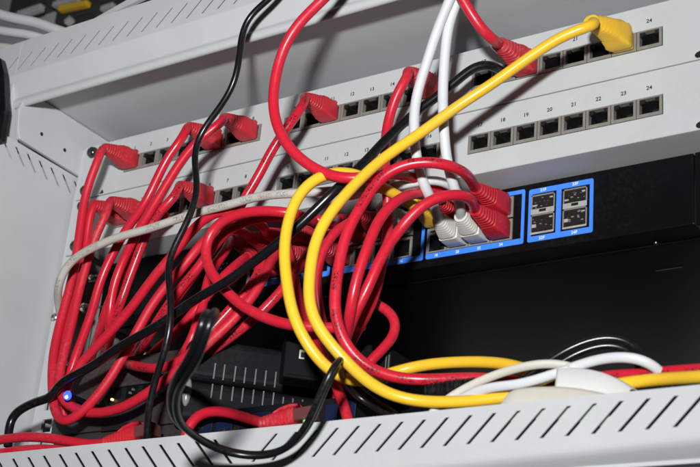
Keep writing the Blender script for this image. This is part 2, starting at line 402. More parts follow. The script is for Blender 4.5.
for z, rt in ((3.2, upper), (-U+3.2, lower)):       # open fixing slots at the right ears
    mb = MB(); mb.prism([Vector((235.5 + 4.4*math.cos(a), -0.15, z + 2.5*math.sin(a))) for a in [i*math.pi/8 for i in range(16)]], (0, 0.1, 0)); mb.build('fixing_slot', M['black_inner'], rt)
# small black tick on the left end of the lower panel
p = on(101.5, 193, -0.3)
mb = MB(); mb.prism([p + Vector((-5, 0, -2.4)), p + Vector((1.8, 0, 0)), p + Vector((0.3, 0, 3)), p + Vector((-1.5, 0, 0.6))], (0, 0.2, 0)); mb.build('seam_notch', M['black_inner'], lower)

# ------------------------------------------------------------------ network switch
YS = 22.0
sw = empty('network_switch'); tag(sw, 'black rack network switch with blue framed ports below the patch panels', 'network switch')
mb = MB(); mb.box(-221, 221.5, YS, 262, -89.1, -45.2); mb.build('chassis', M['black_metal'], sw, bevel=0.8)
mb = MB(); mb.box(222.2, 243, YS+0.5, YS+3, -89.1, -45.2); mb.build('mounting_ear', M['black_metal'], sw)
mb = MB(); mb.box(-243, -222, 4.6, 6.5, -89.1, -45.2); mb.build('mounting_ear', M['black_metal'], sw)
mb = MB(); mb.box(-219, 219, YS+18, YS+19, -89.9, -89.2); mb.build('underside_seam', M['black_metal'], sw, bevel=0.3)
p = up(669, 269, 'Z', -89.2); mb = MB(); mb.box(p.x-8, p.x+8, p.y-0.6, p.y+0.6, -89.5, -89.25); mb.build('underside_slot', M['box_brown'], sw)
p = up(656, 243, 'Z', -89.2); screw(0, 0, 0, sw, 1.5)
so = [o for o in sw.children if o.name.startswith('screw')][-1]; so.location = (p + Vector((0, 0, -0.3))) * MM; so.rotation_euler = (math.pi/2, 0, 0)
def blue_frame(x0, x1, z0, z1, bars, w_side=2.2, w_top=3.4, w_bot=3.6, r=2.0):
    mb = MB(); t0, t1 = YS-0.5, YS+0.02
    mb.box(x0, x0+w_side, t0, t1, z0+1.2, z1-1.2); mb.box(x1-w_side, x1, t0, t1, z0+1.2, z1-1.2)
    mb.box(x0+1.2, x1-1.2, t0-0.02, t1, z1-w_top, z1); mb.box(x0+1.2, x1-1.2, t0-0.02, t1, z0, z0+w_bot)
    for (sx, sz) in ((x0, z0), (x0, z1), (x1, z0), (x1, z1)):
        cx = sx + (1.2 if sx == x0 else -1.2); cz = sz + (1.2 if sz == z0 else -1.2)
        mb.prism([Vector((cx + 1.2*math.cos(a), t0-0.01, cz + 1.2*math.sin(a))) for a in [i*math.pi/6 for i in range(12)]], (0, 0.4, 0))
    for b in bars: mb.box(b-1.6, b+1.6, t0-0.03, t1, z0+1, z1-1)
    return mb.build('port_frame', M['blue'], sw)
blue_frame(120.2, 161.6, -84.0, -49.6, [139.8])
for (cx, zz) in ((129.6, -60.2), (129.6, -73.0), (150.2, -60.2), (150.2, -73.0)):
    mb = MB(); w = 7.6; z0, z1 = zz-6.3, zz+6.3
    mb.box(cx-w, cx-w+0.7, YS-0.7, YS+6, z0, z1); mb.box(cx+w-0.7, cx+w, YS-0.7, YS+6, z0, z1)
    mb.box(cx-w, cx+w, YS-0.7, YS+6, z1-0.8, z1) ; mb.box(cx-w, cx+w, YS-0.75, YS+6, z0, z0+(3.4 if zz > -66 else 1.1), 3)
    mb.box(cx-w+0.7, cx+w-0.7, YS-0.1, YS+0.3, z0+0.7, z1-0.8, 1)
    for i in range(16):       # speckled spring fingers
        fx = cx + random.uniform(-w+1.4, w-1.4); fz = random.uniform(z0+3.2, z1-1.6); s = random.uniform(0.25, 0.75)
        mb.box(fx-s, fx+s, YS-0.5-random.uniform(0, 0.5), YS-0.1, fz-s*0.5, fz+s*0.5, random.choice((0, 0, 2, 1)))
    mb.box(cx-2.2, cx+2.2, YS-0.95, YS, z0+1.2, z0+2.9, 1)
    mb.box(cx-w+1.0, cx-w+3.6, YS-0.9, YS-0.2, z0+(4.2 if zz < -66 else 5), z0+(6.2 if zz < -66 else 6), 3); mb.box(cx+w-3.2, cx+w-1.2, YS-0.8, YS-0.2, z1-3.2, z1-2.4, 3)
    o = mb.build('fibre_cage', [M['socket'], M['black_inner'], M['gold'], M['cage']], sw)
for i, s in enumerate(('21F', '23F')): put_text(s, 2.6, (129.6+20.6*i, YS-0.6, -51.2), M['white_ink'], sw)
for i, s in enumerate(('22F', '24F')): put_text(s, 2.6, (129.6+20.6*i, YS-0.6, -82.3), M['white_ink'], sw)
SWP = 14.8
sj = {}
def sw_port(g, i, row):     # row 0 upper, 1 lower
    return Vector((58.5 - 69.5*(2-g) + i*SWP, YS - 0.4, -58.6 if row == 0 else -73.4))
for g in range(3):
    gx0 = 51.0 - 69.5*(2-g); gx1 = gx0 + (66.6 if g == 2 else 67.5)
    blue_frame(gx0, gx1, -84.0, -48.4, [], w_side=2.0, w_top=2.6)
    for i in range(4):
        for row in (0, 1):
            if row not in sj:
                o = jack_mesh(14.4, 13.6, lip=1.7, latch_up=(row == 0)).build('port', [M['socket'], M['black_inner'], M['gold']], sw); sj[row] = o.data
            else:
                o = bpy.data.objects.new('port', sj[row]); COL.objects.link(o); o.parent = sw
            o.location = sw_port(g, i, row) * MM
        put_text(str(g*8 + 2 + i*2), 2.4, (sw_port(g, i, 1).x, YS-0.6, -82.3), M['white_ink'], sw)
# cooling perforations near the left of the front
mb = MB()
for r in range(7):
    for q in range(6):
        c0 = on(220, 262, YS-0.3) + Vector((q*3.4 + (r % 2)*1.7, 0, -r*3.0 + 4))
        mb.box(c0.x-0.8, c0.x+0.8, c0.y-0.3, c0.y+0.2, c0.z-0.8, c0.z+0.8, 0)
        if random.random() < 0.55: mb.box(c0.x-0.55, c0.x+0.5, c0.y-0.5, c0.y-0.3, c0.z-0.7, c0.z-0.1, 1)  # lighter chips: specular glints of the holes, set as grey colour
mb.build('vent_grille', [M['black_inner'], M['slit']], sw)
for (px_, py_, r) in ((85, 308, 3.6), (56, 318, 3.6), (92, 278, 2.2)):
    p = on(px_, py_, 4.0); screw(p.x, 3.0, p.z, sw, r, M['silver'])
mb = MB()
for (px_, py_, w_, h_) in ((92, 281, 3.2, 0.8), (95, 276, 2.6, 0.7), (100, 307, 2.4, 0.6)):
    p = on(px_, py_, 4.0); mb.box(p.x-w_, p.x+w_, 3.6, 4.4, p.z-h_, p.z+h_)
mb.build('ear_marking', M['slit'], sw)

# ------------------------------------------------------------------ cables
def catmull(pts, step=2.5):
    P = [Vector(p) for p in pts]
    P = [P[0] + (P[0]-P[1])*0.5] + P + [P[-1] + (P[-1]-P[-2])*0.5]
    out = []
    for i in range(1, len(P)-2):
        p0, p1, p2, p3 = P[i-1], P[i], P[i+1], P[i+2]
        t0 = 0; t1 = t0 + max(1e-3, (p1-p0).length**0.5); t2 = t1 + max(1e-3, (p2-p1).length**0.5); t3 = t2 + max(1e-3, (p3-p2).length**0.5)
        n = max(2, int((p2-p1).length/step))
        for k in range(n):
            t = t1 + (t2-t1)*k/n
            a1 = p0*((t1-t)/(t1-t0)) + p1*((t-t0)/(t1-t0)); a2 = p1*((t2-t)/(t2-t1)) + p2*((t-t1)/(t2-t1)); a3 = p2*((t3-t)/(t3-t2)) + p3*((t-t2)/(t3-t2))
            b1 = a1*((t2-t)/(t2-t0)) + a2*((t-t0)/(t2-t0)); b2 = a2*((t3-t)/(t3-t1)) + a3*((t-t1)/(t3-t1))
            out.append(b1*((t2-t)/(t2-t1)) + b2*((t-t1)/(t2-t1)))
    out.append(P[-2])
    return out
def resample(pts, step):
    L = [0]
    for a, b in zip(pts, pts[1:]): L.append(L[-1] + (b-a).length)
    n = max(4, int(L[-1]/step)); out = []; j = 0
    for k in range(n+1):
        s = L[-1]*k/n
        while j < len(L)-2 and L[j+1] < s: j += 1
        t = (s-L[j])/max(1e-6, L[j+1]-L[j]); out.append(pts[j].lerp(pts[j+1], min(1, max(0, t))))
    return out
def smooth(pts, sig=3):
    n = len(pts); out = []
    w = [math.exp(-0.5*(k/sig)**2) for k in range(-3*sig, 3*sig+1)]
    for i in range(n):
        m = min(3*sig, i, n-1-i)
        a = Vector((0, 0, 0)); ws = 0
        for k in range(-m, m+1):
            ww = w[k+3*sig]; a += pts[i+k]*ww; ws += ww
        out.append(a/ws)
    return out
def frames(pts):
    T = []
    for i in range(len(pts)):
        a = pts[max(0, i-1)]; b = pts[min(len(pts)-1, i+1)]; T.append((b-a).normalized())
    ref = Vector((0.45, -0.75, -0.35)).normalized(); mid = len(pts)//2
    n = (ref - T[mid]*ref.dot(T[mid])).normalized(); N = [None]*len(pts); N[mid] = n
    for i in list(range(mid+1, len(pts))):
        v = N[i-1]; N[i] = (v - T[i]*v.dot(T[i])).normalized()
    for i in range(mid-1, -1, -1):
        v = N[i+1]; N[i] = (v - T[i]*v.dot(T[i])).normalized()
    return T, N
def tube(pts, r, sides=14, flat=1.0, twin=0.0, name='jacket'):
    T, N = frames(pts); me_v = []; fs = []; uvs = []
    offs = (0.0,) if not twin else (-twin, twin)
    L = [0]
    for a, b in zip(pts, pts[1:]): L.append(L[-1] + (b-a).length)
    for of in offs:
        base = len(me_v)
        for i, p in enumerate(pts):
            B = T[i].cross(N[i])
            c = p + B*of
            for s in range(sides):
                a = 2*math.pi*s/sides
                me_v.append(c - N[i]*math.cos(a)*r*flat + B*math.sin(a)*r)
        for i in range(len(pts)-1):
            for s in range(sides):
                t = (s+1) % sides
                fs.append((base+i*sides+s, base+i*sides+t, base+(i+1)*sides+t, base+(i+1)*sides+s))
                u0, u1 = L[i]*MM, L[i+1]*MM; v0, v1 = s/sides, (s+1)/sides
                uvs += [(u0, v0), (u0, v1), (u1, v1), (u1, v0)]
        for e, rev in ((0, False), (len(pts)-1, True)):
            f = [base+e*sides+s for s in range(sides)]
            fs.append(tuple(f if rev else reversed(f))); uvs += [(0, 0)]*sides
    me = mesh_of(name, me_v, fs)
    ul = me.uv_layers.new(name='UVMap')
    for k, uv in enumerate(uvs): ul.data[k].uv = uv
    return me
def superellipse(n, w, h, p):
    out = []
    for i in range(n):
        a = 2*math.pi*(i+0.5)/n; c, s = math.cos(a), math.sin(a)
        out.append((w*math.copysign(abs(c)**(2/p), c), h*math.copysign(abs(s)**(2/p), s)))
    return out
def loft(sections, N=20):
    """sections: (centre, side, up, half w, half h, power)"""
    vs = []; fs = []
    for c, s, u, w, h, p in sections: vs += [c + s*a + u*b for a, b in superellipse(N, w, h, p)]
    for k in range(len(sections)-1):
        for i in range(N): fs.append((k*N+i, k*N+(i+1) % N, (k+1)*N+(i+1) % N, (k+1)*N+i))
    fs.append(tuple(range(N))); fs.append(tuple((len(sections)-1)*N+i for i in reversed(range(N))))
    return vs, fs
def plug(root, P, kind, length=29.0, bend=(0, 0, -2.5), latch=1, tilt=(0, 0, 0), wide=1.0):
    """booted RJ45 plug seated in the socket at P (face of the socket), pointing out along -Y. returns cable start and direction"""
    mb_ = {'red': M['red_boot'], 'yellow': M['yellow_boot'], 'white': M['white_boot'], 'beige': M['white_boot'], 'black': M['box_black']}[kind]
    o = (Vector((0, -1, 0)) + Vector(tilt)).normalized(); s = Vector((1, 0, 0)); s = (s - o*s.dot(o)).normalized(); u = s.cross(o)*-1
    if u.z < 0: u = -u
    bend = Vector(bend)
    def cen(t):
        k = max(0.0, (t-8)/(length-8)); return P + o*t + bend*(k*k)
    sec = []
    prof = [(0.4, 5.7, 4.6, 9), (1.0, 6.2, 5.6, 9), (4, 6.5, 6.3, 9), (9, 6.4, 6.3, 9), (11, 6.0, 5.9, 8), (15, 5.6, 5.6, 6)]
    for t, w, h, p in prof: sec.append((cen(t*length/29), s, u, w*wide, h*wide, p))
    if kind == 'white': sec = [(cen(t*length/29), s, u, w*1.04, h*1.0, 8) for t, w, h in ((0.4, 6.0, 5.2), (2, 6.2, 6.0), (10, 6.2, 6.2), (14.5, 6.1, 6.1), (15.2, 5.4, 5.4))]
    t = 16.0; w = 5.4
    while t < 29:                       # ribbed strain relief
        f = (t-16)/13; w = (5.4*(1-f) + 3.9*f)*wide; p = 4*(1-f) + 2.2*f
        rib = kind in ('red', 'beige')
        sec.append((cen(t*length/29), s, u, w, w, p)); sec.append((cen((t+0.9)*length/29), s, u, w, w, p))
        d = 0.93 if rib else 0.985
        sec.append((cen((t+1.2)*length/29), s, u, w*d, w*d, p)); sec.append((cen((t+1.7)*length/29), s, u, w*d, w*d, p))
        t += 2.1
    if kind == 'yellow':        # short square collar ahead of the hood
        sec = [(cen(0.4), s, u, 6.0, 4.9, 9), (cen(1.2), s, u, 6.4, 5.4, 9), (cen(3.2), s, u, 6.4, 5.4, 9), (cen(3.3), s, u, 5.7, 4.8, 9), (cen(4.4), s, u, 5.7, 4.8, 9), (cen(4.5), s, u, 7.0, 6.2, 9)] + sec[3:]
    vs, fs = loft(sec, 32); bo = link('boot', mesh_of('boot', vs, fs), mb_, root, True)
    m = bo.modifiers.new('edge', 'EDGE_SPLIT'); m.split_angle = 0.6
    # latch guard: a fin rising over the clip, hooked at the front
    g = []
    L = latch
    for t, z0, z1, w in ((-2.0, 6.9, 8.8, 3.0), (-0.6, 6.4, 9.8, 3.9), (1.2, 4.8, 9.9, 4.3), (3.4, 4.6, 8.6, 4.4), (6, 4.6, 7.7, 4.4), (10, 4.6, 7.6, 4.4), (14, 4.2, 7.0, 4.0), (18, 3.2, 5.6, 3.4), (22, 2.4, 4.4, 2.8)):
        g.append((cen(t*length/29) + u*L*(z0+z1)/2*wide, s, u, w*wide, (z1-z0)/2*wide, 3.5))
    vs, fs = loft(g, 16); lg = link('latch_guard', mesh_of('latch_guard', vs, fs), mb_, bo, True)
    # modular plug nose in the socket
    g = [(P - o*6, s, u, 5.75, 3.9, 8), (P + o*1.4, s, u, 5.75, 3.9, 8)]
    vs, fs = loft(g, 16); link('plug', mesh_of('plug', vs, fs), M['clear'] if kind != 'red' else M['plug_dark'], root)
    e = cen(length-4); e2 = cen(length); return e, (e2-e).normalized()
REDN = [0]
def cord(name, label, cat, group, material, r, trace, start=None, end=None, sig=3, kind='red', twin=0.0, flat=1.0, seg=2.5, plug_opts_s={}, plug_opts_e={}):
    """trace: (photo x, photo y, depth Y mm) along the cable; start / end: socket positions to plug into"""
    root = empty(name); tag(root, label, cat, group)
    pts = [on(x, y, Y) for x, y, Y in trace]
    if start is not None:
        e, d = plug(root, start, kind, **plug_opts_s); pts = [e, e + d*7] + pts
    if end is not None:
        e, d = plug(root, end, kind, **plug_opts_e); pts = pts + [e + d*7, e]
    c = resample(catmull(pts), seg)
    c = smooth(c, sig)
    ph = [random.uniform(0, 6.28) for _ in range(6)]; n_ = len(c)
    for i in range(n_):                                   # hand-bent unevenness
        e = min(1.0, i/12, (n_-1-i)/12); t = i*seg
        c[i] = c[i] + Vector((math.sin(t/23+ph[0]) + 0.5*math.sin(t/9+ph[1]), math.sin(t/27+ph[2]), math.sin(t/21+ph[3]) + 0.5*math.sin(t/10+ph[4]))) * (0.42*e)
    me = tube(c, r, twin=twin, flat=flat)
    link('jacket', me, material, root, True)
    return root
def PU(n): return Vector((port_x(n), -0.6, 21.2))
def PL(n): return Vector((port_x(n), -0.6, 21.2 - U))
G = 'red patch cords'
RR = 3.05
red, redp, redd = M['red'], M['red_print'], M['red_dusty']
# --- left bundle hanging from the patch panels
cord('patch_cable', 'red patch cord plugged into the upper panel next to the top left screw', 'cable', G, redd, RR,
     [(99,158,-37),(92,174,-36),(86,196,-34),(81,227,-34),(77,251,-34),(70,287,-36),(62.5,311,-38),(56,337,-41),(53,360,-45),(52,385,-48),(54,408,-50),(58,418,-52),(67,423,-54),(77,416,-54),(92.6,401,-53),(110,379,-52),(129,346,-51),(150,308,-51),(169,283,-50),(185,264,-50),(199,245,-47),(211,234,-40),(225,228,-34),(238,228,-30)],
     start=PU(1), end=sw_port(0,1,0))
cord('patch_cable', 'red patch cord in the upper panel, partly hidden left of the thin black cable', 'cable', G, red, RR,
     [(186,133,-38),(178,142,-40),(168,154,-40),(161,168,-40),(155,182,-40),(147,201,-40),(136,217,-38),(126,230,-36),(116,250,-35),(105,272,-34),(98,290,-34),(92,311,-34),(82,338,-36),(75,357,-38),(68,378,-38),(64,398,-36),(64,420,-34)], start=PU(6))
cord('patch_cable', 'red patch cord with its boot just behind the thin black cable at the upper panel', 'cable', G, red, RR,
     [(226,120,-42),(207,133,-46),(190,149,-48),(175,170,-48),(161,192,-47),(148,214,-46),(137,232,-43),(128,250,-40),(121,266,-38),(115,282,-37),(112,300,-36),(110.5,316,-34),(110,332,-26),(108,350,-6),(104,374,22)], start=PU(8))
cord('patch_cable', 'red patch cord in the lower panel, second boot right of the leftmost red cord', 'cable', G, redd, RR,
     [(108,212,-38),(104,219,-38),(98,231,-38),(92,246,-38),(85,273,-38),(80,291,-38),(75,313,-40),(68,337,-43),(62.6,357,-46),(59,375,-48),(57,390,-50),(62,401,-50),(72,407,-50),(90,412.5,-50),(105,412,-50),(122,408,-51),(145,395,-52),(168,379,-53),(190,361,-53),(213,338,-52),(228,325,-50),(243,308,-46),(258,288,-42),(266,270,-36)],
     start=PL(2), end=sw_port(0,3,1))
cord('patch_cable', 'red patch cord whose boot hides behind the leftmost cord at the lower panel', 'cable', G, red, RR,
     [(91,212,-30),(88,222,-30),(86,240,-28),(84,260,-28),(79,285,-30),(73,310,-32),(66,340,-36),(62,362,-40),(61,385,-42),(62,405,-40)], start=PL(1))
cord('patch_cable', 'red patch cord from the lower panel boot crossed by the thin black cable', 'cable', G, redp, RR,
     [(180,190,-38),(169,201,-40),(157,213,-40),(149,225,-39),(141,247,-36),(134,266,-35),(127,285,-34),(122.6,299,-34),(117,314,-32),(113,332,-22),(106,352,0),(101,374,22)], start=PL(6))
cord('patch_cable', 'red patch cord from the upper panel boot left of label 12, slanting down behind', 'cable', G, redp, RR,
     [(306,104,-40),(297,113,-44),(286,129,-46),(271,151,-47),(261,171,-47),(249,190,-47),(240,204,-47),(231,226,-46),(222,238,-46),(212,249,-46),(198.6,268,-46),(181,288,-46),(169,305,-46),(156,324,-44),(145,342,-34),(134,362,-8),(127,380,18)], start=PU(11))
cord('patch_cable', 'red patch cord making the outer left bend and running diagonally to the lower left', 'cable', G, red, RR,
     [(262,226,-36),(248,216,-44),(230,211,-48),(213,213,-50),(199,223,-51),(187,236,-51),(178,249,-50),(164,265,-50),(147,286,-49),(132,306,-48),(116,325,-47),(98.6,345,-46),(86,357,-45),(74,372,-44),(68,385,-44),(64,400,-46)], start=sw_port(0,2,0))
cord('patch_cable', 'red patch cord curling in a full hook left of the two yellow curves', 'cable', G, red, RR+0.1,
     [(312,220,-44),(298,214,-56),(283,212,-62),(264,211,-65),(248,212,-66),(230,217,-67),(215,227,-67),(207,240,-67),(205.5,257,-67),(211,273,-67),(225,290,-66),(242,306,-64),(261,316,-62),(279,323,-60),(306,327,-56),(328,328,-50),(345,330,-42),(362,326,-30)], start=sw_port(1,0,0))
cord('patch_cable', 'red printed patch cord in the pair slanting under the hooked red cord', 'cable', G, redp, RR,
     [(262,263,-34),(256,278,-40),(247,290,-44),(236,302,-47),(226,313,-49),(213,327,-51),(202,340,-52),(190,354,-53),(180,362,-53),(168,368,-52),(151,370,-50),(138,367,-46),(128,364,-34),(119,368,-8),(112,378,16)], start=sw_port(0,2,1))
cord('patch_cable', 'short red cord seen upright between the slanting cords above the modem', 'cable', G, red, RR,
     [(228,250,-20),(216,262,-26),(208,280,-30),(204,305,-34),(199,318,-38),(192,339,-42),(184,353,-40),(172,364,-24),(160,376,0),(150,390,20)], start=sw_port(0,0,0))
cord('patch_cable', 'red cord with a boot in the lower switch row behind the left yellow curve', 'cable', G, red, RR,
     [(290,258,-20),(292,275,-22),(297,297,-24),(303,315,-28),(315,337,-34),(325,353,-38),(334,374,-42),(341,399,-46),(347,416,-48),(350,430,-50)], start=sw_port(0,3,0))
cord('patch_cable', 'red cord running behind the outer left bend from between the yellow curves', 'cable', G, redp, RR,
     [(334,226,-30),(318,218,-38),(300,217,-42),(280,217,-44),(262,219,-45),(242,222,-46),(224,234,-46),(208,254,-45),(192,276,-44),(174,300,-42),(152,330,-34),(132,352,-10),(116,376,18)], start=sw_port(1,1,0))
cord('patch_cable', 'red cord deepest in the left tangle, from the lower switch row', 'cable', G, red, RR,
     [(240,262,-18),(228,272,-26),(214,288,-32),(196,311,-36),(176,333,-34),(156,350,-22),(140,366,0),(128,384,20)], start=sw_port(0,1,1))
cord('patch_cable', 'red cord hanging furthest back among the upright left cords', 'cable', G, red, RR,
     [(168,214,-24),(150,228,-26),(133,252,-27),(118,280,-28),(107,305,-26),(99,330,-18),(93,354,2),(88,378,22)])
cord('patch_cable', 'red cord passing low behind the hooked cord towards the router top', 'cable', G, redp, RR,
     [(308,256,-14),(299,268,-20),(286,286,-26),(272,301,-30),(254,318,-33),(232,335,-35),(211,350,-36),(192,366,-24),(174,382,0),(160,394,20)], start=sw_port(1,0,1))
# --- centre group into the switch
cord('patch_cable', 'large printed red cord arching over into the rightmost red switch plug', 'cable', G, redp, RR+0.1,
     [(468,176,-30),(452,167,-46),(433,162,-55),(412,163,-60),(391,170,-65),(375,183,-68),(364,201,-72),(353,219,-76),(345,239,-78),(340,259,-79),(335,284,-80),(333,304,-80),(337,326,-78),(345,345,-74),(357,360,-69),(374,371,-62),(396,377,-54),(420,379,-47),(450,379,-42),(480,379,-38),(510,381,-36),(545,382,-35),(580,379,-35),(615,375,-36),(655,372.5,-38),(700,370.5,-40),(730,368,-42)],
     start=sw_port(2,3,0), plug_opts_s=dict(wide=1.0, length=29, bend=(-2,0,0.5)))
cord('patch_cable', 'red cord in the lower right switch plug, arching under the large printed one', 'cable', G, red, RR+0.1,
     [(470,197,-26),(448,195,-38),(428,201,-45),(413,214,-49),(402,228,-48),(393,240,-52),(381,257,-56),(370,281,-58),(359,303,-58),(351,320,-56),(346,336,-50),(341,356,-40),(338,380,-34)],
     start=sw_port(2,3,1), plug_opts_s=dict(wide=1.0, length=29, bend=(-2,0,1.5)))
cord('patch_cable', 'middle one of the three red arches ahead of the switch ports', 'cable', G, red, RR,
     [(448,198,-10),(435,192,-18),(418,193,-31),(403,195,-46),(389,207,-54),(377,223,-60),(369,244,-64),(362,262,-66),(355,287,-66),(351,307,-64),(348,322,-58),(344,345,-46),(343,370,-38)], start=sw_port(2,1,0))
cord('patch_cable', 'dark shaded red cord in a small arch behind the right yellow curve', 'cable', G, red, RR-0.1,
     [(352,221,-24),(338,228,-34),(329,240,-38),(321,257,-40),(317,280,-40),(318,300,-38),(322,322,-34),(330,345,-30)], start=sw_port(1,2,0))
cord('patch_cable', 'red patch cord from the upper panel boot behind the two white cables', 'cable', G, red, RR,
     [(410,74,-38),(400,86,-40),(393,104,-38),(388,124,-36),(386,136,-36),(385,152,-37),(386,168,-38),(388,188,-42),(389,206,-38),(389,224,-34),(386,240,-34),(382,262,-36),(376,290,-38),(370,306,-38),(361,322,-34),(351,340,-28),(343,360,-24),(338,384,-26),(338,410,-30)], start=PU(16))
cord('patch_cable', 'big bright red loop hanging out in front and rising past the top edge', 'cable', G, red, RR+0.15,
     [(497,41,-44),(484,32,-52),(471,14,-60),(460,-4,-66),(446,-28,-74),(420,-50,-82),(388,-58,-90),(355,-38,-95),(328,-4,-97),(303,20,-97),(285,46,-96),(275,76,-94),(272,104,-92),(278,129,-90),(291,150,-87),(312,167,-84),(335,177,-80),(358,179,-76),(383,176,-64),(405,176,-44),(427,182,-25),(446,190,-10)],
     start=PU(19), end=sw_port(2,2,0), plug_opts_s=dict(wide=1.1, bend=(-4,0,1)))
cord('patch_cable', 'small red hook of cable alone on the black area right of the arches', 'cable', G, red, RR-0.1,
     [(374,300,-22),(379,307,-22),(388,311,-21),(396,315.5,-20),(399.5,326,-20),(393,339,-22),(382,350,-26),(372,358,-30),(366,370,-30)])
# --- bottom of the cabinet
cord('patch_cable', 'upper of two red cords behind the lip in the bottom left corner', 'cable', G, red, RR,
     [(-25,444,-58),(0,440,-57),(21.5,437,-56),(43,438,-55),(64.6,441.5,-54),(86,444.5,-53),(104,443,-52),(120,440,-51)])
cord('patch_cable', 'lower of two red cords half hidden by the lip in the bottom left corner', 'cable', G, red, RR,
     [(-25,458,-61),(0,454,-60),(21.5,449.5,-59),(43,448.5,-58),(64.6,450.5,-57),(90,455,-56),(110,459,-55)])
cord('patch_cable', 'red cord humped over the lip in front of the vented black router', 'cable', G, red, RR,
     [(186,452,-52),(184,436,-52),(188,423,-52),(197,414.5,-52),(210,411.5,-51),(226,412,-50),(240,416,-49),(254,421,-48),(268,424,-46)])
# --- yellow cords
GY = 'yellow patch cords'
cord('patch_cable', 'yellow patch cord plugged into the upper panel port beside 24, sweeping down the front', 'cable', GY, M['yellow'], RR+0.1,
     [(598,24,-40),(582,28,-43),(562,36,-45),(534,54,-46),(513,69,-47),(492,85,-48),(453,111,-53),(417,135,-61),(388,154,-70),(366,172,-80),(347,191,-89),(329,216,-96),(318,238,-99),(312,262,-101),(309.5,285,-102),(309.5,303,-104),(314,321,-101),(326,339,-97),(341,357,-92),(357,373,-84),(376,387,-76),(397,397,-68),(419,402,-62),(439,403,-60),(460,402.5,-58),(502,398.5,-53),(560,392,-46),(600,386,-45),(630,381.5,-46),(665,379.5,-49),(700,377,-57),(730,374,-58)],
     start=PU(23), kind='yellow', plug_opts_s=dict(wide=1.2, length=30, bend=(-6,0,-1)))
cord('patch_cable', 'yellow patch cord in the inner curve, looping from the switch to the floor bundle', 'cable', GY, M['yellow'], RR+0.15,
     [(420,212,-18),(412,204,-26),(400,195,-36),(385,188.5,-48),(367,178,-60),(350,173,-70),(333,173,-78),(316,179,-84),(303.5,188,-88),(293.5,202,-91),(287,221,-93),(284,240,-94),(283.7,259,-94),(286,280,-94),(291,307,-92),(301,332,-88),(313,352,-83),(322,365,-78),(335,375,-72),(350,382,-64),(368,381.5,-54),(383,376,-44),(398,371,-38),(414,366.5,-35),(431,363,-34),(452,361,-33),(474,361,-33),(496,363,-34),(518,367,-36),(540,374,-38)],
     start=sw_port(2,0,0), kind='yellow')
# --- white cords
GW = 'white patch cords'
cord('patch_cable', 'left of the two white cords dropping into white switch plugs', 'cable', GW, M['white'], RR,
     [(468,-50,-70),(458,-22,-66),(449,2,-62),(438,28,-57),(429,55,-53),(420.5,81,-49),(415.5,103,-47),(414,128,-46),(414.5,150,-44),(417.5,168,-40),(422.5,184,-35),(429,196,-28),(435,207,-18)],
     end=sw_port(2,1,1), kind='white', plug_opts_e=dict(length=25, wide=1.12, bend=(1.0,0,1.5)))
cord('patch_cable', 'right of the two white cords dropping into white switch plugs', 'cable', GW, M['white'], RR,
     [(480,-55,-66),(469,-26,-62),(458,0,-58),(450,22,-54),(446,48,-49),(444,82,-45),(443,108,-43),(443,130,-43),(444,152,-39),(448,170,-33),(452,184,-28),(457,195,-22),(461,204,-15)],
     end=sw_port(2,2,1), kind='white', plug_opts_e=dict(length=25, wide=1.12, bend=(1.0,0,1.5)))
cord('patch_cable', 'grey beige cable crossing in front of all the left red cords', 'cable', None, M['beige'], 2.75,
     [(70,362,-18),(65,338,-20),(60,315,-28),(56.5,298,-42),(57.5,285,-52),(64,270,-54),(75,258,-55),(95,247,-56),(119,237,-56),(147,229,-56),(164,223.5,-56),(198,213,-56),(226,205.5,-56),(250,198,-56),(276,194,-55),(293,193,-54),(315,191.5,-50),(345,190,-44),(366,188,-38),(385,189,-32),(396,196,-24)],
     end=sw_port(1,3,0), kind='beige', plug_opts_e=dict(length=26, bend=(0,0,1)))
cord('patch_cable', 'short piece of white cable seen through the red arches', 'cable', GW, M['white'], 2.7,
     [(350,196,-30),(366,192,-34),(384,187,-36),(402,186.5,-36),(420,181,-34),(436,178,-30),(452,186,-18),(462,198,0)])
# --- black cables
GK = 'black cables'
cord('power_cable', 'thick glossy black cable slanting right to left across the red bundle', 'cable', GK, M['black'], 2.85,
     [(505,76,-2),(499,69,-16),(488,63.5,-22),(474,67,-26),(456,82,-29),(440,95,-32),(421,109,-36),(404,123,-41),(383,142,-50),(361,165,-61),(337,188,-72),(315,210,-75),(294,231,-77),(273,249,-78),(248,267,-78),(226,282,-78),(202,295,-76),(178,310,-74),(153,327,-71),(130,341.5,-68),(112,353,-65),(96,364.5,-62),(76,375.5,-60),(62,383,-59),(56,390,-58),(52,397,-57),(40,399.5,-56),(28,404,-55),(17,410.5,-54),(10.5,418,-54),(8.5,429,-54),(8,446,-54)], sig=2)
cord('signal_cable', 'thin black cable wandering down from the top edge to the front lip', 'cable', GK, M['black_matte'], 2.05,
     [(292,-28,-84),(279,-10,-84),(265,3,-84),(249,17,-84),(242,33,-84),(239.5,52,-83),(237,74,-82),(230,91,-80),(214,114,-78),(201,131,-77),(195,147,-77),(195.5,166,-78),(197.5,186,-80),(195,206,-82),(188,223,-84),(180,238,-85),(171,253,-86),(167,268,-87),(169,287,-88),(170.5,305,-88),(170,324,-88),(165,346,-86),(158,369,-82),(152,394,-78),(148.5,420,-74),(146.5,440,-64),(146,458,-60)])
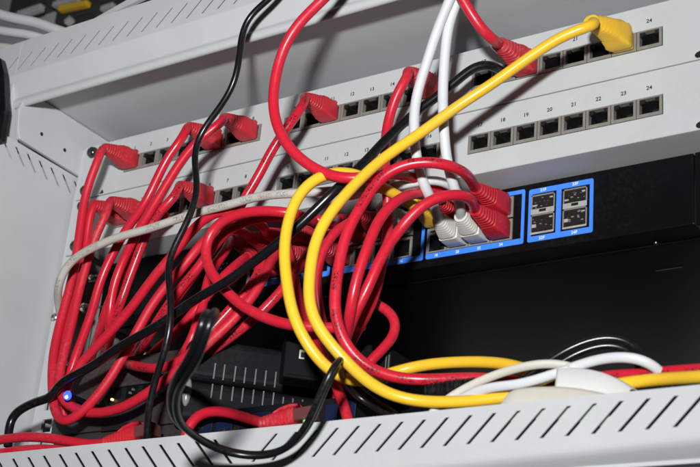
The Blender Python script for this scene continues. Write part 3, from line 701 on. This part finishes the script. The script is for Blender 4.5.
cord('power_cable', 'flat black twin cord looping out of focus in front of the lip', 'cable', GK, M['black_matte'], 1.9,
     [(176,388,-40),(184,374,-80),(197,350,-140),(205,326,-184),(210.5,315,-204),(210,312.5,-214),(205,325,-219),(197,350,-210),(184,374,-196),(175,392,-180),(173,407,-165),(178,422,-148),(190,434,-130),(206,443,-114),(225,449.5,-102),(245,453.5,-95),(262,454.5,-91),(280,451.5,-89),(296,441,-90),(309,424,-94),(318,405,-98),(325,388,-101),(332,373,-102),(337,365,-98),(341,366,-84),(346,378,-62),(358,393,-50),(378,406,-46),(396,418,-46)], twin=1.75, sig=2)
cord('power_cable', 'pair of thin black cords arched above the white tape wrap', 'cable', GK, M['black'], 1.7,
     [(500,398,-46),(520,387,-45),(536,376,-44),(548,367,-44),(559,359,-43),(571,351,-42),(584,345,-40),(597,340.5,-38),(611,339,-36),(624,341,-34),(634,346,-32),(641,356,-32),(643,370,-34),(642,385,-36)], twin=1.9)
cord('flat_cable', 'white flat cable arched at the right of the tape wrap', 'cable', 'white flat cables', M['white'], 2.6,
     [(530,388,-50),(548,377,-50),(572,366.5,-50),(585,361,-50),(597,357.5,-50),(611,356,-50),(625,355.8,-50),(638,357.5,-49),(650,361.5,-46),(660,368,-42),(665,376,-37),(667,392,-33)], flat=0.75)
cord('flat_cable', 'cream flat cable rising left of the tape wrap to its top', 'cable', 'white flat cables', M['beige_tape'], 2.3,
     [(430,416,-57),(440,405,-56),(450,397,-55),(462,390,-54),(476,383,-53),(490,377,-52),(507,371,-51),(525,366,-50),(542,362.5,-48),(558,362,-45),(575,366,-42),(590,376,-40),(600,392,-38)], flat=0.6)
cord('flat_cable', 'white flat cable lying just left of the tape wrap, below the cream one', 'cable', 'white flat cables', M['white'], 2.5,
     [(446,412,-50),(460,399,-54),(474,391,-58),(486,386.5,-59),(500,385.3,-59),(512,384.5,-59),(526,382.5,-59),(540,378.5,-58),(556,373,-58),(570,370,-56)], flat=0.6)
# --- white tape wraps over the bundle behind the lip
def wrap(name, label, top, y0, y1, drop, material):
    vs = []; n = len(top); prof = [(0.0, -drop), (0.0, -drop*0.5), (0.06, -1.2), (0.2, -0.1), (0.5, 0.7), (0.8, 0.0), (0.95, -2.2), (1.0, -drop)]
    P = [on(x, y, y0) for x, y in top]
    P = [P[0].lerp(P[1], t/4) for t in range(4)] + sum([[P[i].lerp(P[i+1], t/4) for t in range(4)] for i in range(1, n-1)], []) + [P[-1]]
    P = smooth(P, 1)
    for p in P:
        for a, dz in prof: vs.append(Vector((p.x, y0 + (y1-y0)*a, p.z + dz)))
    k = len(prof); fs = [(i*k+j, i*k+j+1, (i+1)*k+j+1, (i+1)*k+j) for i in range(len(P)-1) for j in range(k-1)]
    o = link(name, mesh_of(name, vs, fs), material, None, True); s = o.modifiers.new('thick', 'SOLIDIFY'); s.thickness = 0.6*MM
    tag(o, label, 'tape', 'tape wraps'); return o
wrap('tape_wrap', 'white tape wrap with a pointed right end on the cable bundle', [(556,366),(566,366),(585,367.5),(600,371),(613,376.5),(622,381.5),(629,387)], -60, -40, 22, M['paper'])
wrap('tape_wrap', 'cream tape wrap low along the lip left of the white one', [(501,402),(507,394),(513,389.5),(530,387.5),(552,387),(572,388.5),(590,391.5),(610,396)], -64, -58, 16, M['beige_tape'])

# ------------------------------------------------------------------ boot on the hump cord and the bottom left cord (lying sideways)
def lying_boot(root_name_label, a, b, root=None):
    pass
def boot_along(cordroot, A, B, w0=5.6, w1=3.7):
    d = (B-A).normalized(); s = d.cross(Vector((0, 0, 1))).normalized(); u = s.cross(d); L = (B-A).length; sec = []
    t = 0.0
    while t < L:
        f = t/L; w = w0*(1-f)+w1*f; p = 4*(1-f)+2.2*f
        for dt, k in ((0, 1), (0.9, 1), (1.2, 0.86), (1.7, 0.86)): sec.append((A + d*(t+dt), s, u, w*k, w*k, p))
        t += 2.1
    vs, fs = loft(sec); bo = link('boot', mesh_of('boot', vs, fs), M['red_boot'], cordroot, True)
    m = bo.modifiers.new('edge', 'EDGE_SPLIT'); m.split_angle = 0.75
    g = [(A - d*2 + u*6.2, s, u, 3.2, 1.0, 3), (A + d*3 + u*6.4, s, u, 3.8, 1.4, 3), (A + d*9 + u*5.6, s, u, 3.6, 1.2, 3), (A + d*14 + u*4, s, u, 2.6, 0.8, 3)]
    vs, fs = loft(g, 14); link('latch_guard', mesh_of('latch_guard', vs, fs), M['red_boot'], bo, True)
    g = [(A - d*12, s, u, 5.4, 3.8, 7), (A + d*1, s, u, 5.4, 3.8, 7)]
    vs, fs = loft(g, 14); link('plug', mesh_of('plug', vs, fs), M['plug_dark'], cordroot)
roots = {o['label']: o for o in bpy.data.objects if o.get('label') and o.name.startswith('patch_cable')}
boot_along(roots['red cord humped over the lip in front of the vented black router'], on(297, 417, -43), on(262, 423.5, -47))
boot_along(roots['upper of two red cords behind the lip in the bottom left corner'], on(139, 434, -49), on(106, 443, -52))

# ------------------------------------------------------------------ devices at the bottom
# modem with the blue lamp (aligned with the rack)
md = empty('modem'); tag(md, 'dark brown grey modem with a lit blue lamp at the lower left', 'modem')
YM = -28.0
xl = on(57, 400, YM).x; xr = on(186, 400, YM).x
z_top = on(120, 358, YM).z; z_bot = -204.0
ra, rb = on(108, 388, YM), on(176, 398, YM)
mb = MB()
mb.box(xl, xr, YM+3, 75, z_bot, z_top)                                     # body behind the front frame
mb.build('body', M['box_brown'], md, bevel=1.5)
mb = MB(); zr1, zr0 = ra.z, rb.z
mb.box(xl, xr, YM, YM+3, zr1, z_top); mb.box(xl, xr, YM, YM+3, z_bot+14, zr0)
mb.box(xl, ra.x, YM, YM+3, zr0, zr1); mb.box(rb.x, xr, YM, YM+3, zr0, zr1)
clean_build(mb, 'front_bezel', M['box_brown'], md)
mb = MB(); mb.box(ra.x+0.2, rb.x-0.2, YM+2.2, YM+2.9, zr0+0.2, zr1-0.2); mb.build('socket_recess', M['black_inner'], md)
for i in range(4):
    c = on(116 + i*16, 393 - i*1.6, YM+2); mb = MB(); mb.box(c.x-4.5, c.x+4.5, YM+1.6, YM+2.15, c.z-4, c.z+4); mb.build('socket', M['black_metal'], md)
for (x, y, m) in ((111, 399, 'led_amber'), (129, 392.5, 'slit'), (132, 389, 'slit'), (124, 424, 'slit'), (118, 427.5, 'slit')):
    c = on(x, y, YM-0.5); mb = MB(); mb.box(c.x-0.7, c.x+0.7, YM-0.3, YM+1.6, c.z-0.7, c.z+0.7); mb.build('pilot_lamp', M[m], md, bevel=0.2)
c = on(118, 427, YM); mb = MB(); mb.box(c.x-14, c.x+20, YM-0.4, YM+0.4, c.z-1.8, c.z+2.2); mb.build('label_slot', M['black_inner'], md)
def ball(name, c, r, m, parent, sc=(1, 1, 1)):
    bm = bmesh.new(); bmesh.ops.create_uvsphere(bm, u_segments=16, v_segments=10, radius=1)
    for v in bm.verts: v.co = Vector((v.co.x*r*sc[0]*MM + c.x*MM, v.co.y*r*sc[1]*MM + c.y*MM, v.co.z*r*sc[2]*MM + c.z*MM))
    me = bpy.data.meshes.new(name); bm.to_mesh(me); bm.free(); return link(name, me, m, parent, True)
c = on(67.5, 395.5, -58); ball('blue_lamp', c, 2.6, M['led_blue'], md, (1, 1, 1.15))
ball('lamp_core', c + Vector((0.9, -1.5, -1.5)), 1.2, M['led_core'], md)
mb = MB(); mb.box(c.x-1.6, c.x+1.6, c.y+1.5, YM+0.5, c.z-1.6, c.z+1.6); mb.build('lamp_stalk', M['black_metal'], md)
# vented router turned 45 degrees
rt = empty('router'); tag(rt, 'black router with a row of upright vent slits turned towards the right', 'router')
zs = -168.0
A = up(182, 377, 'Z', zs); B = up(312, 395.5, 'Z', zs)
ex = (B-A); ex.z = 0; ln = ex.length; ex.normalize(); ez = Vector((0, 0, 1)); ey = ez.cross(ex)    # ey points into the box
T = Matrix((ex, ey, ez)).transposed().to_4x4(); T.translation = Vector((A.x, A.y, 0))
h_top = zs + 27; h_bot = zs - 26
mb = MB(); mb.box(0, ln+60, 0, 120, zs+0.35, h_top, T=T); mb.build('top_shell', M['box_black'], rt, bevel=5, seg=4)
mb = MB(); mb.box(0.3, ln+59.7, 0.3, 119, h_bot, zs-0.35, T=T); mb.build('bottom_shell', M['box_black'], rt, bevel=5, seg=4)
for i in range(8):
    px_ = [191.5, 213, 222.5, 233.5, 243.5, 254, 264, 274][i]
    s = (up(px_, 379 + (px_-195)*0.143, 'Z', zs) - A).dot(ex)
    for (za, zb_) in ((zs+1.6, zs+11.5), (zs-10.5, zs-1.6)):
        mb = MB(); mb.box(s-0.42, s+0.42, -0.35, 0.4, za, zb_, T=T); mb.build('vent_slit', M['slit'] if i else M['black_metal'], rt)  # flash caught on the slit edges, painted as pale ribs
for px_, dz in ((284, 0), (293.5, 0), (303, 0)):
    s = (up(px_, 379 + (px_-195)*0.143, 'Z', zs) - A).dot(ex)
    mb = MB(); mb.box(s-0.42, s+0.42, -0.35, 0.4, zs-9.5, zs-3.5, T=T); mb.build('vent_slit', M['slit'], rt)
# flash highlight on the router's rounded corner, put in as a grey ellipsoid
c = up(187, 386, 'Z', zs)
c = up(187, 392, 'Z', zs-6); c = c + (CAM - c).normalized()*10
ball('corner_highlight', c, 2.8, M['corner'], rt, (1, 1, 3.2))
# power adapter in front of the router's right end
ad = empty('power_adapter'); tag(ad, 'black power adapter block leaning on the router below the yellow curves', 'power adapter')
A2 = up(277, 387, 'Z', -171.0) + (-ey)*7; T2 = T.copy(); T2.translation = Vector((A2.x, A2.y, 0))
mb = MB(); mb.box(0, 52, -14, 4, -170.5, -143, T=T2); mb.build('housing', M['box_black'], ad, bevel=1.5)
mb = MB(); mb.box(2, 50, -14.4, -13.7, -169, -168.2, T=T2); mb.build('housing_seam', M['black_metal'], ad)
c = on(303, 354.5, -62); mb = MB(); d0 = (up(303, 354.5, 'Z', -150) )
def ray_plane(px, py, p0, n):
    d = RIGHT * ((px - 350) / F_PX) + DOWN * ((py - 233.5) / F_PX) + FWD
    return CAM + d * ((p0 - CAM).dot(n) / d.dot(n))
q = ray_plane(302, 354.5, A2 - ey*14.2, ey); s_ = (q - A2).dot(ex)
mb.box(s_-1.7, s_+1.7, -14.6, -13.9, q.z-2.8, q.z+2.8, T=T2); mb.build('white_label', M['paper'], ad, bevel=0.3)
mb = MB(); mb.box(s_-0.7, s_+1.75, -14.8, -14.5, q.z-1.9, q.z+1.2, T=T2); mb.build('label_window', M['black_inner'], ad)
# black connector block further right
cb = empty('connector_block'); tag(cb, 'small black connector block behind the crossing of red and yellow cords', 'connector')
c = on(372, 362, -18); mb = MB(); mb.box(c.x-16, c.x+12, c.y, c.y+26, c.z-22, c.z+7.5); mb.build('housing', M['box_black'], cb, bevel=1.2)
for dx in (9.4, 11.2): 
    mb = MB(); mb.box(c.x+dx, c.x+dx+0.6, c.y-0.5, c.y+0.3, c.z-8, c.z+3); mb.build('edge_strip', M['slit'], cb)
# strain relief sleeve on the floor bundle
sl = empty('cable_sleeve'); tag(sl, 'black ribbed strain relief sleeve lying under the red cord left of the tape', 'sleeve')
A3, B3 = on(428, 392, -44), on(476, 386, -42); d3 = (B3-A3).normalized(); s3 = d3.cross(Vector((0, 0, 1))).normalized(); u3 = s3.cross(d3); sec = []
t = 0.0
while t < (B3-A3).length:
    for dt, k in ((0, 1), (1.2, 1), (1.5, 0.84), (2.2, 0.84)): sec.append((A3 + d3*(t+dt), s3, u3, 4.6*k, 4.6*k, 2.2))
    t += 2.6
vs, fs = loft(sec, 18); o = link('ribbed_tube', mesh_of('ribbed_tube', vs, fs), M['black_matte'], sl, True); o.modifiers.new('e', 'EDGE_SPLIT').split_angle = 0.7
# small desktop switch at the very bottom, mostly behind the lip
ds = empty('desktop_switch'); tag(ds, 'low dark box with blue sockets and a green lamp just above the lip', 'network switch')
YD = -38.0
xa = on(196, 425, YD).x; xb = on(352, 415, YD).x
ztop = on(250, 406.5, YD).z
mb = MB(); mb.box(xa, xb, YD, 20, -243, ztop); mb.build('housing', M['box_black'], ds, bevel=1.2)
for px_, py_ in ((205, 424), (225, 422), (243, 421), (262, 419), (335, 411), (347, 409)):
    c = on(px_, py_, YD); mb = MB(); mb.box(c.x-6, c.x+6, YD-0.6, YD-0.05, c.z-5.5, c.z+4); o = mb.build('socket', M['pcb_blue'], ds, bevel=0.2)
c = on(306, 421.5, -47); ball('green_lamp', c, 1.3, M['led_green'], ds)
mb = MB(); mb.box(c.x-3, c.x+1.0, -46, YD-0.1, c.z-1.6, c.z+1.6); mb.build('lamp_socket', M['socket'], ds)
for px_, py_ in ((200, 428), (222, 430), (236, 428)):
    c = on(px_, py_, YD-0.8); mb = MB(); mb.box(c.x-1.6, c.x+1.6, YD-0.9, YD-0.61, c.z-0.6, c.z+0.6); mb.build('contact', M['gold'], ds)

# ------------------------------------------------------------------ top left: edge strip and what lies beyond the cabinet
es = MB(); P = [on(-12, 50, -78), on(0, 58, -78), on(3.2, 72, -78), on(4.8, 108, -78), on(0, 138, -78), on(-12, 146, -78)]
es.prism(P, (0, 6, 0)); o = es.build('door_edge', M['black_matte'], None, bevel=0.8); tag(o, 'black door edge strip cut off by the left border', 'door edge')
mb = MB(); mb.box(-1500, 500, 330, 340, -400, 1000); o = mb.build('background_wall', M['bg_dark']); o['kind'] = 'structure'
bgx = empty('equipment_rack'); tag(bgx, 'blurred dark equipment with a yellow strip behind the top left corner', 'equipment')
def bgbox(x0, y0, x1, y1, Y, th, m, name):
    a = on(x0, y0, Y); b = on(x1, y1, Y); zl, zh = min(a.z, b.z), max(a.z, b.z)
    mb = MB(); mb.box(min(a.x, b.x), max(a.x, b.x), Y, Y+th, zl, zh); return mb.build(name, M[m], bgx, bevel=1)
bgbox(-20, -40, 170, 70, 300, 28, 'bg_dark', 'housing')
bgbox(12, -4, 46, 6, 285, 14, 'bg_black', 'slot')
bgbox(60, -6, 98, 9, 280, 18, 'bg_black', 'slot')
bgbox(112, -8, 150, 8, 284, 14, 'bg_black', 'slot')
bgbox(66, 20, 84, 30, 284, 14, 'bg_black', 'slot')
def bgbar(x0, y0, x1, y1, Y, hw, m, name):
    a = on(x0, y0, Y); b = on(x1, y1, Y); d = (b-a).normalized(); n = Vector((-d.z, 0, d.x))*hw
    mb = MB(); mb.prism([a+n, b+n, b-n, a-n], (0, 8, 0)); return mb.build(name, M[m], bgx, bevel=0.8)
bgbar(58, 8, 86, 2, 270, 3.4, 'yellow', 'yellow_strip')
bgbar(16, 14, 40, 6, 268, 4.0, 'bg_grey', 'bracket')
bgbar(52, 4, 76, -3, 268, 3.0, 'bg_grey', 'bracket')
bgbar(64, 22, 70, 17, 268, 3.0, 'bg_grey', 'bracket')
bgbar(100, 8, 112, 4, 268, 3.0, 'bg_grey', 'bracket')
GB = 'pale cables beyond the top rail'
for lb, tr, r, m in (('uppermost thick pale cable behind the top rail at upper left', [(-40,3,-50),(0,14,-50),(35,23.5,-50),(66,33,-50),(110,48,-48),(130,60,-46)], 4.0, 'white'),
                     ('middle pale cable behind the top rail at upper left', [(-40,23,-46),(0,30,-46),(26,35,-46),(50,41,-46),(80,50,-45),(100,58,-44)], 3.6, 'white'),
                     ('lowest short cream cable end behind the top rail at upper left', [(-40,42,-50),(0,47.5,-50),(14,49.5,-50),(30,54,-50),(60,66,-48)], 3.1, 'beige_tape')):
    cord('pale_cable', lb, 'cable', GB, M[m], r, tr)
